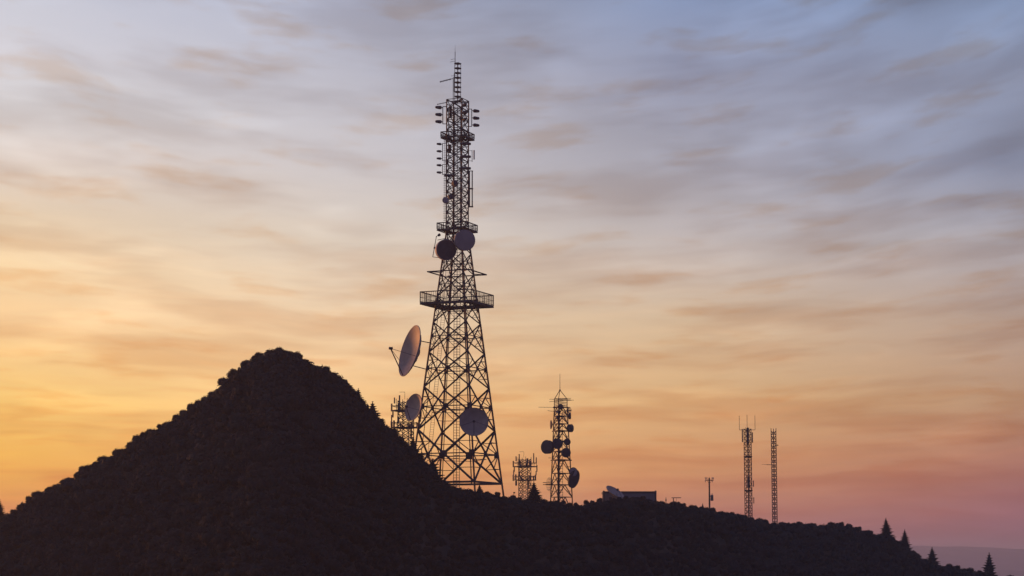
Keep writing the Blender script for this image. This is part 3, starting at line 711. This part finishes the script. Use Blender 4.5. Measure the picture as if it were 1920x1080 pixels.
for du, vt in ((-14.6, 779.5), (0, 778), (14.8, 779)):
    a = P(1401+du, 806, MY); mb.tube(a, (a.x, MY, mz(vt)), .045, 5)
mb.bar(P(1386.2, 806, MY), P(1416, 806, MY), .09); mb.build('whip_antenna', STEEL, M1)
for (u, v0, v1, w, dy) in ((1391.4, 804.5, 829, 2.0, -.3), (1410.8, 810.5, 830, 2.0, .2), (1400.6, 803, 834, 4.0, -.9), (1402, 894, 914, 4.2, -.9), (1412.6, 901, 912.8, 1.4, 0), (1413.3, 932.3, 944, 1.4, 0)):
    a, c_ = P(u, v0, MY), P(u, v1, MY); mb = MB(); mb.box((a.x, MY+dy, (a.z+c_.z)/2), mg(w), .16, a.z-c_.z)
    for q in (.2, .8): zq = c_.z+(a.z-c_.z)*q; mb.bar((a.x, MY+dy, zq), (b.x+(a.x-b.x)*.3, MY, zq), .05)
    mb.build('panel_antenna', PANEL, M1)
b = mast_base(1452.6)
M2 = thing('antenna_mast', b, 'rightmost slender lattice mast with a single thin rod sticking out to the left', 'mast')
zt = mz(808); n = 21; zs = [b.z-.3]+[b.z+.3+(zt-b.z-.3)*i/n for i in range(n+1)]
cn2 = lattice(M2, b.x, MY, zs, lambda q: mg(5.3), 3, math.radians(84), .12, .075, horiz=False)
mb = MB()
for k in range(3): p = cn2(k, zt); mb.bar(p, p+Vector((0, 0, mg(4.8))), .12)
mb.build('leg_stub', STEEL, M2)
mb = MB(); mb.tube(P(1448.5, 871.6, MY-.3), P(1437, 871.1, MY-.3), .06, 6); mb.tube(P(1437, 871.1, MY-.3), P(1428.4, 870.5, MY-.3), .03, 6); mb.build('rod_antenna', STEEL, M2)
mb = MB(); mb.tube(P(1452, 834.5, MY-.4), P(1459.8, 834.9, MY-.4), .06, 6); mb.bar(P(1457.3, 833, MY-.4), P(1457.3, 836.4, MY-.4), .08); mb.build('rod_antenna', STEEL, M2)

# ------------------------------------------------------------------ building and its dish
BY = 366.0; bx0, bx1 = P(1130.8, 930, BY).x, P(1230.6, 930, BY).x; zt = float(zpix(921.6, BY)); bcx = (bx0+bx1)/2; bz = min(gh(bx0, BY), gh(bx1, BY))-.4
Bd = thing('utility_building', (bcx, BY+3, bz), 'low flat-roofed grey building showing above the trees behind a pale dish', 'building')
wd = bx1-bx0
mb = MB(); mb.box((bcx, BY+3, (bz+zt-.3)/2), wd-.2, 6, zt-.3-bz)
mb.build('wall', WALL, Bd)
rib = MB()
for i in range(1, 14): rib.bar((bx0+wd*i/14, BY-.02, bz), (bx0+wd*i/14, BY-.02, zt-.35), .06, .06)
rib.build('wall_seam', WALL, Bd)
for x in (bx0+.12, bx1-.12):
    MB().box((x, BY+.02, (bz+zt)/2+.06), .3, .3, zt-bz+.16).build('corner_post', FASCIA, Bd)
MB().box((bcx, BY+3, zt-.13), wd-.02, 6.1, .34).build('roof', FASCIA, Bd)
MB().box((bx0+1.4, BY-.03, zt-1.3), .8, .08, .7).build('window', PANEL, Bd)
c = P(1153.5, 921.8, BY-2.6)
dn = Vector((.48, -.36, .80))
td = open_dish(c, dn, W(18.6, 921, BY-2.6), None, 'pale dish tilted towards the sky in front of the flat-roofed building', armw=.05, F_=.36, struts=False, m=DISH)
mb = MB(); g0 = gh(c.x, c.y)
mb.tube((c.x-.1, c.y-.1, g0), c-dn*.75, .12, 8); mb.tube(c-dn*.4+Vector((-.5, -.2, .0)), (c.x+.5, c.y-.5, g0+.2), .05, 6); mb.tube(c-dn*.4+Vector((.4, -.3, 0)), (c.x+.9, c.y-.2, g0), .05, 6)
mb.build('dish_stand', GALV, td)

# ------------------------------------------------------------------ posts
UY = 425.0; p = P(1330.3, 940, UY); ub = Vector((p.x, UY, gh(p.x, UY)))
UP = thing('utility_pole', ub, 'wooden utility pole with crossarm and a canister transformer', 'utility pole')
uzt = float(zpix(895.6, UY)); g_ = lambda px: W(px, 920, UY)
MB().tube((ub.x, UY, ub.z-.3), (ub.x, UY, uzt), .19, 10, .14).build('pole', WOOD, UP)
za = float(zpix(900.3, UY)); mb = MB(); mb.bar((ub.x-g_(8), UY-.2, za), (ub.x+g_(8), UY-.2, za), .14, .16)
mb.bar((ub.x-g_(5), UY-.2, za), (ub.x, UY-.18, za-.7), .05); mb.bar((ub.x+g_(5), UY-.2, za), (ub.x, UY-.18, za-.7), .05)
arm = mb.build('crossarm', WOOD, UP)
for du in (-7.4, -4.6, 5.2, 7.4):
    MB().lathe((ub.x+g_(du), UY-.2, za+.08), (0, 0, 1), [(0, .03), (.2, .03), (.2, .1), (.3, .12), (.36, .08), (.42, .1), (.46, .03)], 8).build('insulator', SHROUD, arm)
for du in (-8.2, 5): MB().tube((ub.x+g_(du), UY-.25, za-.05), (ub.x+g_(du+1.2), UY-.25, za-.42), .06, 6).build('cutout_fuse', SHROUD, arm)
zm = float(zpix(933.7, UY)); mb = MB(); mb.lathe((ub.x+g_(4.6), UY-.1, zm-g_(5.3)), (0, 0, 1), [(0, g_(2.3)), (.04, g_(2.7)), (g_(10.2), g_(2.7)), (g_(10.8), g_(2.0))], 16)
mb.bar((ub.x, UY, zm+.3), (ub.x+g_(3), UY-.1, zm+.3), .1)
tr = mb.build('transformer', GALV, UP)
for du in (3.2, 5.8): MB().tube((ub.x+g_(du), UY-.1, zm+g_(5)), (ub.x+g_(du), UY-.1, zm+g_(8.4)), .06, 6).build('bushing', SHROUD, tr)
SY = 376.0; p = P(1248.7, 940, SY); g0 = gh(p.x, SY)
mb = MB(); mb.tube((p.x, SY, g0-.1), (p.x, SY, float(zpix(932.8, SY))), .06, 6); q = float(zpix(937.6, SY)); mb.lathe((p.x, SY, q-.12), (0,0,1), [(0,.05),(.04,.13),(.2,.13),(.24,.05)], 8)
st = mb.build('short_post', STEEL, None, origin=Vector((p.x, SY, g0)), label='thin short post with a knob, right of the flat-roofed building', cat='post')
a, b_ = P(1259, 933.3, SY), P(1277, 933.3, SY); pp = P(1262.6, 940, SY)
TB = thing('bar_antenna', (pp.x, SY, gh(pp.x, SY)), 'low stubby post carrying a long level bar, left of the utility pole', 'antenna')
MB().bar(a, b_, .18, .12).build('crossbar', STEEL, TB)
MB().tube((pp.x, SY, gh(pp.x, SY)-.2), (pp.x, SY, a.z), .10, 8, .07).build('post', STEEL, TB)
a = P(1268.5, 933.3, SY); MB().tube((a.x, SY, gh(a.x, SY)-.2), (a.x, SY, a.z), .02, 5).build('stay_wire', STEEL, TB)
FY = 327.0; p = P(962, 930, FY); q = P(963.4, 924.6, FY)  # a leaning twig, not a lamp: built as a stem with a box head
TW = thing('twig', (p.x, FY, gh(p.x, FY)), 'tiny leaning floodlight with a thin stem and blocky head poking above the bushes right of the tallest tower', 'twig')
MB().tube((p.x, FY, gh(p.x, FY)-.1), q, .035, 6).build('stem', STEEL, TW)
MB().box(q+Vector((.06, 0, .06)), .26, .16, .2, .3).build('head', STEEL, TW)

# ------------------------------------------------------------------ trees
def crown_arrays(seed, lobes, leaves, leaf, solid=1):
    """unit crown: top at z=1, radius about 1; a lumpy inner mass wrapped in small leaf faces"""
    r_ = np.random.RandomState(seed); V = []; Fq = []; Ft = []; n = 0
    L = [(np.array([0, 0, .05]), .66)]
    for i in range(lobes):
        a = 2*math.pi*(i+r_.rand()*.7)/lobes; e = r_.uniform(-.35, .62); q = r_.uniform(.42, .68)
        L.append((np.array([math.cos(a)*q*math.cos(e), math.sin(a)*q*math.cos(e), .9*math.sin(e)*.75+.02]), r_.uniform(.30, .50)))
    for c, rad_ in L:                           # lumpy core of each lobe
        nu, nv = (8, 5) if solid else (6, 4)
        pts = []
        for j in range(nv+1):
            for i in range(nu):
                th = math.pi*j/nv; ph = 2*math.pi*i/nu; rr_ = rad_*.78*r_.uniform(.78, 1.16)
                pts.append(c+rr_*np.array([math.sin(th)*math.cos(ph), math.sin(th)*math.sin(ph), math.cos(th)]))
        V += pts
        for j in range(nv):
            for i in range(nu): k = (i+1) % nu; Fq.append((n+j*nu+i, n+(j+1)*nu+i, n+(j+1)*nu+k, n+j*nu+k))
        n += len(pts)
        m = int(leaves*(rad_/.45)**2)
        for _ in range(m):
            d = r_.normal(size=3); d /= np.linalg.norm(d); 
            if d[2] < -.6: d[2] *= -1
            p = c+d*rad_*(r_.uniform(.80, 1.08) if r_.rand() < .85 else r_.uniform(1.05, 1.28))
            t1 = np.cross(d, r_.normal(size=3)); t1 /= np.linalg.norm(t1); t2 = np.cross(d, t1)+d*r_.uniform(-.5, .5); s_ = leaf*r_.uniform(.6, 1.3)
            V += [p-t1*s_-t2*s_*.4, p+t1*s_*.9-t2*s_*.6, p+t2*s_*1.2+d*s_*.4]; Ft.append((n, n+1, n+2)); n += 3
    return np.array(V), Fq, Ft
def mesh_np(name, V, Fq, Ft, m):
    me = bpy.data.meshes.new(name); nq, nt = len(Fq), len(Ft)
    me.vertices.add(len(V)); me.vertices.foreach_set('co', np.asarray(V, dtype=np.float32).ravel())
    lp = np.concatenate([np.asarray(Fq, dtype=np.int32).ravel(), np.asarray(Ft, dtype=np.int32).ravel()])
    me.loops.add(len(lp)); me.loops.foreach_set('vertex_index', lp)
    me.polygons.add(nq+nt); ls = np.concatenate([np.arange(nq)*4, nq*4+np.arange(nt)*3]).astype(np.int32)
    me.polygons.foreach_set('loop_start', ls)
    me.polygons.foreach_set('loop_total', np.concatenate([np.full(nq, 4), np.full(nt, 3)]).astype(np.int32))
    me.materials.append(m); me.update(calc_edges=True); me.validate(); return me
random.seed(11)
protos = []
for s_ in range(5):
    V, Fq, Ft = crown_arrays(40+s_, 7+s_ % 3, 150, .075)
    V = V*1.0; V[:, 2] = V[:, 2]*.92/V[:, 2].max()
    me = mesh_np('crown', V, Fq, Ft, LEAF)
    tk = MB(); tk.tube((0, 0, -1.5), (0, 0, -.45), .11, 7, .08)
    for k in range(4):
        a = 2*math.pi*k/4+s_; tk.tube((0, 0, -.7), (math.cos(a)*.45, math.sin(a)*.45, .05), .05, 5, .025)
    tk.tube((0, 0, -.45), (.05, 0, .35), .08, 6, .03)
    root = bpy.data.objects.new('broadleaf_tree', None); ORG[root] = Vector((0, 0, 0))
    tmp = bpy.data.meshes.new('trunk'); tmp.from_pydata(tk.v, [], tk.f); tmp.materials.append(BARK); tmp.update()
    protos.append((me, tmp))
GRP = [(-1e9, 250, 'low left slope', 'rounded dark tree crown on the low left slope of the hill'),
       (250, 470, 'upper left slope', 'rounded dark tree crown on the steep upper left slope of the hill'),
       (470, 572, 'summit', 'dark bushy tree on the summit of the steep hill'),
       (572, 760, 'right slope', 'dark bushy tree on the right slope of the steep hill'),
       (760, 1095, 'ridge below the towers', 'low dark bushy tree along the ridge below the lattice towers'),
       (1095, 1345, 'ridge by the building', 'low dark bushy tree on the ridge by the flat-roofed building'),
       (1345, 1620, 'right ridge', 'low dark bushy tree on the ridge around the two slender masts'),
       (1620, 1e9, 'far right slope', 'dark bushy tree on the far right slope running down out of frame')]
def broad(u, vtop, rpx, Y, q=1.0):
    g = [x for x in GRP if x[0] <= u < x[1]][0]
    r = W(rpx, vtop, Y); p = P(u, vtop, Y); sc_ = r*random.uniform(.85, 1.05)
    cz_ = p.z-.92*r; me, tk = random.choice(protos)
    gz = gh(p.x, Y); bz_ = min(gz, cz_-1.3*r)
    root = bpy.data.objects.new('broadleaf_tree', None); C.objects.link(root); root.location = (p.x, Y, bz_)
    tag(root, g[3], 'tree', 'trees on the '+g[2]); root.empty_display_size = .3
    c = bpy.data.objects.new('crown', me); C.objects.link(c); c.parent = root; c.location = (0, 0, cz_-bz_); c.scale = (sc_, sc_, r)
    c.rotation_euler = (0, 0, random.uniform(0, 6.28))
    k = bpy.data.objects.new('trunk', tk); C.objects.link(k); k.parent = root; k.location = c.location; k.scale = (r, r, max((cz_-bz_+.25)/1.5, .3))
for (u, v) in TOPS:
    if u < -40 or u > 1945: continue
    rp = float(crown_px(u))*random.uniform(.86, 1.12)
    if u < 12: rp *= .8
    broad(u, v-random.uniform(-3.0, 2.2)*rp/14, rp, float(ridge_d(u))+random.uniform(-.8, .8))
# second row just behind and below, filling gaps
for i in range(len(TOPS)-1):
    (u0, v0), (u1, v1) = TOPS[i], TOPS[i+1]
    if u0 < -40 or u1 > 1945: continue
    um = (u0+u1)/2; vm = max((v0+v1)/2+(random.uniform(8, 13) if um < 760 else random.uniform(3.5, 7)), max(v0, v1)+4)
    if random.random() < .85: broad(um, vm, float(crown_px(um))*random.uniform(.6, .95), float(ridge_d(um))+random.uniform(1.0, 2.2))

# the wood that covers the hillside: one continuous mass
low = []
for s_ in range(4):
    V, Fq, Ft = crown_arrays(80+s_, 6, 45, .12, 0); V[:, 2] = V[:, 2]*.92/V[:, 2].max(); low.append((V, np.array(Fq), np.array(Ft)))
rs = np.random.RandomState(3); VV, QQ, TT = [], [], []; nv = 0; cnt = 0
def put(x, y, z, r):
    global nv, cnt
    V, Fq, Ft = low[rs.randint(4)]; a = rs.rand()*6.28; ca, sa = math.cos(a), math.sin(a)
    w = V*np.array([r*rs.uniform(.9, 1.25), r*rs.uniform(.9, 1.25), r*rs.uniform(.8, 1.15)])
    w = np.stack([w[:, 0]*ca-w[:, 1]*sa+x, w[:, 0]*sa+w[:, 1]*ca+y, w[:, 2]+z], -1)
    VV.append(w); QQ.append(Fq+nv); TT.append(Ft+nv); nv += len(w); cnt += 1
row = 0
back = 1.3
while back < 120:
    us = np.arange(-70, 1990, 15.0)+rs.uniform(-6, 6, size=len(np.arange(-70, 1990, 15.0)))
    for u in us:
        d = float(ridge_d(u))-max(1.0, back-rs.uniform(-1.3, 1.3)); x = ux(u, d); g = gh(x, d); r = W(float(crown_px(u))*rs.uniform(.5, 1.6), 1000, d)
        r *= 1.3; z = g+r*.62-r*.75*math.exp(-back/3.5)*(1 if u < 760 else .45)
        lim = float(top_v(u))+(5.5 if u < 760 else 3.0)+rs.uniform(-1.5, 2)
        z = min(z, zpix(lim, d)-.95*r)
        if z < zpix(1118, d): continue
        put(x, d, z, r)
    back += 1.35*(1+back*.012); row += 1
for u in np.arange(840, 1960, 17.0):           # the wood goes on a little way over the ridge
    for b_ in (5, 9, 14, 20, 28):
        uu = u+rs.uniform(-6, 6); d = float(ridge_d(uu))+b_; x = ux(uu, d); r = W(float(crown_px(uu))*.85, 1000, d)
        z = min(gh(x, d)+r*.4, zpix(float(top_v(uu))+r/W(1, 950, d)*1.25+3, d))
        put(x, d, z, r)
me = mesh_np('forest', np.concatenate(VV), np.concatenate(QQ), np.concatenate(TT), LEAF)
fo = bpy.data.objects.new('forest', me); C.objects.link(fo); fo['kind'] = 'stuff'
fo['label'] = 'dense dark wood covering the near face of the hill and ridge'; fo['category'] = 'forest'
print('forest crowns', cnt, 'verts', nv, 'rows', row)

# conifers
def conifer_mesh(seed, H=1.0, width=.30, levels=12):
    r_ = random.Random(seed); mb = MB()
    for L in range(levels):
        t = L/(levels-1); z = .10+.86*t; w = width*(1-t)**.85*(1 if L % 2 else .88)*r_.uniform(.88, 1.1)+.014
        nb = int(13-6*t)
        for k in range(nb):
            a = 2*math.pi*(k+r_.random()*.7)/nb+L; wl = w*r_.uniform(.78, 1.12); d = Vector((math.cos(a), math.sin(a), 0)); sd_ = Vector((-d.y, d.x, 0))
            dr = -.12*wl; up_ = .10*wl
            p0 = Vector((0, 0, z)); p1 = p0+d*wl*.6+Vector((0, 0, dr-.05*wl)); p2 = p0+d*wl+Vector((0, 0, up_-.12*wl))
            b = .030*(1-t*.6)+.06*wl
            mb.add([p0+Vector((0,0,.02)), p1+sd_*b, p2, p1-sd_*b, p1-Vector((0, 0, .028))], [(0, 1, 2), (0, 2, 3), (0, 4, 1), (1, 4, 2), (2, 4, 3), (0, 3, 4)])
            for q in range(7):                  # needle sprays
                f_ = r_.uniform(.25, 1.0); pp_ = p0.lerp(p2, f_)+Vector((0, 0, -.1*wl*math.sin(f_*3)))
                s_ = sd_*r_.choice((-1, 1)); ln = (.03+.28*wl)*(1.15-f_*.6)
                e = pp_+(s_*.8+d*.75).normalized()*ln+Vector((0, 0, r_.uniform(-.25, .3)*ln))
                mb.add([pp_+Vector((0, 0, .008)), e, pp_-Vector((0, 0, .014)), pp_+d*.014], [(0, 1, 3), (1, 2, 3), (0, 2, 1)])
    mb.add([(0, 0, 1.0), (.012, 0, .93), (-.006, .010, .93), (-.006, -.010, .93)], [(0, 1, 2), (0, 2, 3), (0, 3, 1)])
    # inner mass of needles round the stem
    mb.lathe((0, 0, .10), (0, 0, 1), [(0, .03), (.01, width*.50), (.35, width*.34), (.62, width*.18), (.84, .010)], 9, smooth=False)
    return mb
cm = []
for s_ in range(3):
    mb = conifer_mesh(s_+1, width=.39+.025*s_); me = bpy.data.meshes.new('crown'); me.from_pydata(mb.v, [], mb.f); me.materials.append(NEEDLE); me.update()
    tk = MB(); tk.tube((0, 0, -.25), (0, 0, .9), .022, 7, .006); tm = bpy.data.meshes.new('trunk'); tm.from_pydata(tk.v, [], tk.f); tm.materials.append(BARK); tm.update(); cm.append((me, tm))
def conifer(u, vt, vb, Y, i, label, sx=1.0):
    p = P(u, vb, Y); t = P(u, vt, Y); H = t.z-p.z; root = bpy.data.objects.new('conifer_tree', None); C.objects.link(root)
    root.location = (p.x, Y, p.z); tag(root, label, 'conifer tree'); root.empty_display_size = .3
    for nm, me in zip(('crown', 'trunk'), cm[i % 3]):
        o = bpy.data.objects.new(nm, me); C.objects.link(o); o.parent = root; o.scale = (H*sx, H*sx, H); o.rotation_euler = (math.sin(u*3.1)*.025, math.cos(u*1.7)*.035, u)
RD = lambda u, k: float(ridge_d(u))+k
conifer(-3, 931, 974, RD(0, -.5), 1, 'dark conifer cut off by the left edge of the picture')
conifer(670.4, 727, 768, RD(670, -1.2), 0, 'small pointed conifer on the right slope of the steep hill, nearer the summit', 1.15)
conifer(699, 751, 805, RD(698, -1.4), 1, 'pointed conifer on the right slope of the steep hill, just below the smaller one', 1.15)
conifer(775.6, 818, 866, RD(775, -1.5), 2, 'conifer on the hill edge in front of the half hidden antenna tower', 1.0)
conifer(812, 858, 922, RD(813, -2.8), 0, 'dark conifer at the left foot of the tallest tower', 1.45)
conifer(790, 846, 890, RD(789, -1.8), 1, 'small conifer on the hill edge up from the tall tower foot', 1.0)
conifer(898.8, 907.5, 926, RD(898, -.3), 2, 'tiny conifer under the base beam of the tallest tower', 1.1)
conifer(1001.7, 901.5, 942, RD(1001, .5), 1, 'broad conifer between the short antenna tower and the pointed tower', 1.15)
conifer(1317.4, 943, 955, RD(1317, 0), 0, 'tiny conifer just left of the utility pole', .8)
conifer(1662.3, 970, 1010, RD(1662, 1), 1, 'conifer on the right slope, highest of the row of four', .98)
conifer(1696, 991.5, 1034, RD(1696, 0), 0, 'conifer on the right slope, second down the row of four', .98)
conifer(1748, 1024.5, 1066, RD(1748, 0), 2, 'third conifer down the row of four on the right slope, against the far hills', .98)
conifer(1855, 1034.5, 1092, RD(1855, -3), 1, 'largest conifer at the lower right corner, lowest of the row of four', .85)

# ------------------------------------------------------------------ haze: the air out to the far hills
hb = MB(); hb.box((0, 15000, (-420+82)/2), 70000, 60000, 502)
hm = bpy.data.materials.new('haze'); hm.use_nodes = True; nt = hm.node_tree; nt.nodes.clear()
pv = nt.nodes.new('ShaderNodeVolumePrincipled'); om = nt.nodes.new('ShaderNodeOutputMaterial'); nt.links.new(pv.outputs[0], om.inputs['Volume'])
pv.inputs['Color'].default_value = (.86, .88, 1.0, 1); pv.inputs['Density'].default_value = 2.1e-4; pv.inputs['Anisotropy'].default_value = .32
hz_ = hb.build('haze', hm, None, kind='stuff', label='thin purple dusk haze filling the air out to the far hills')
hz_.display_type = 'WIRE'
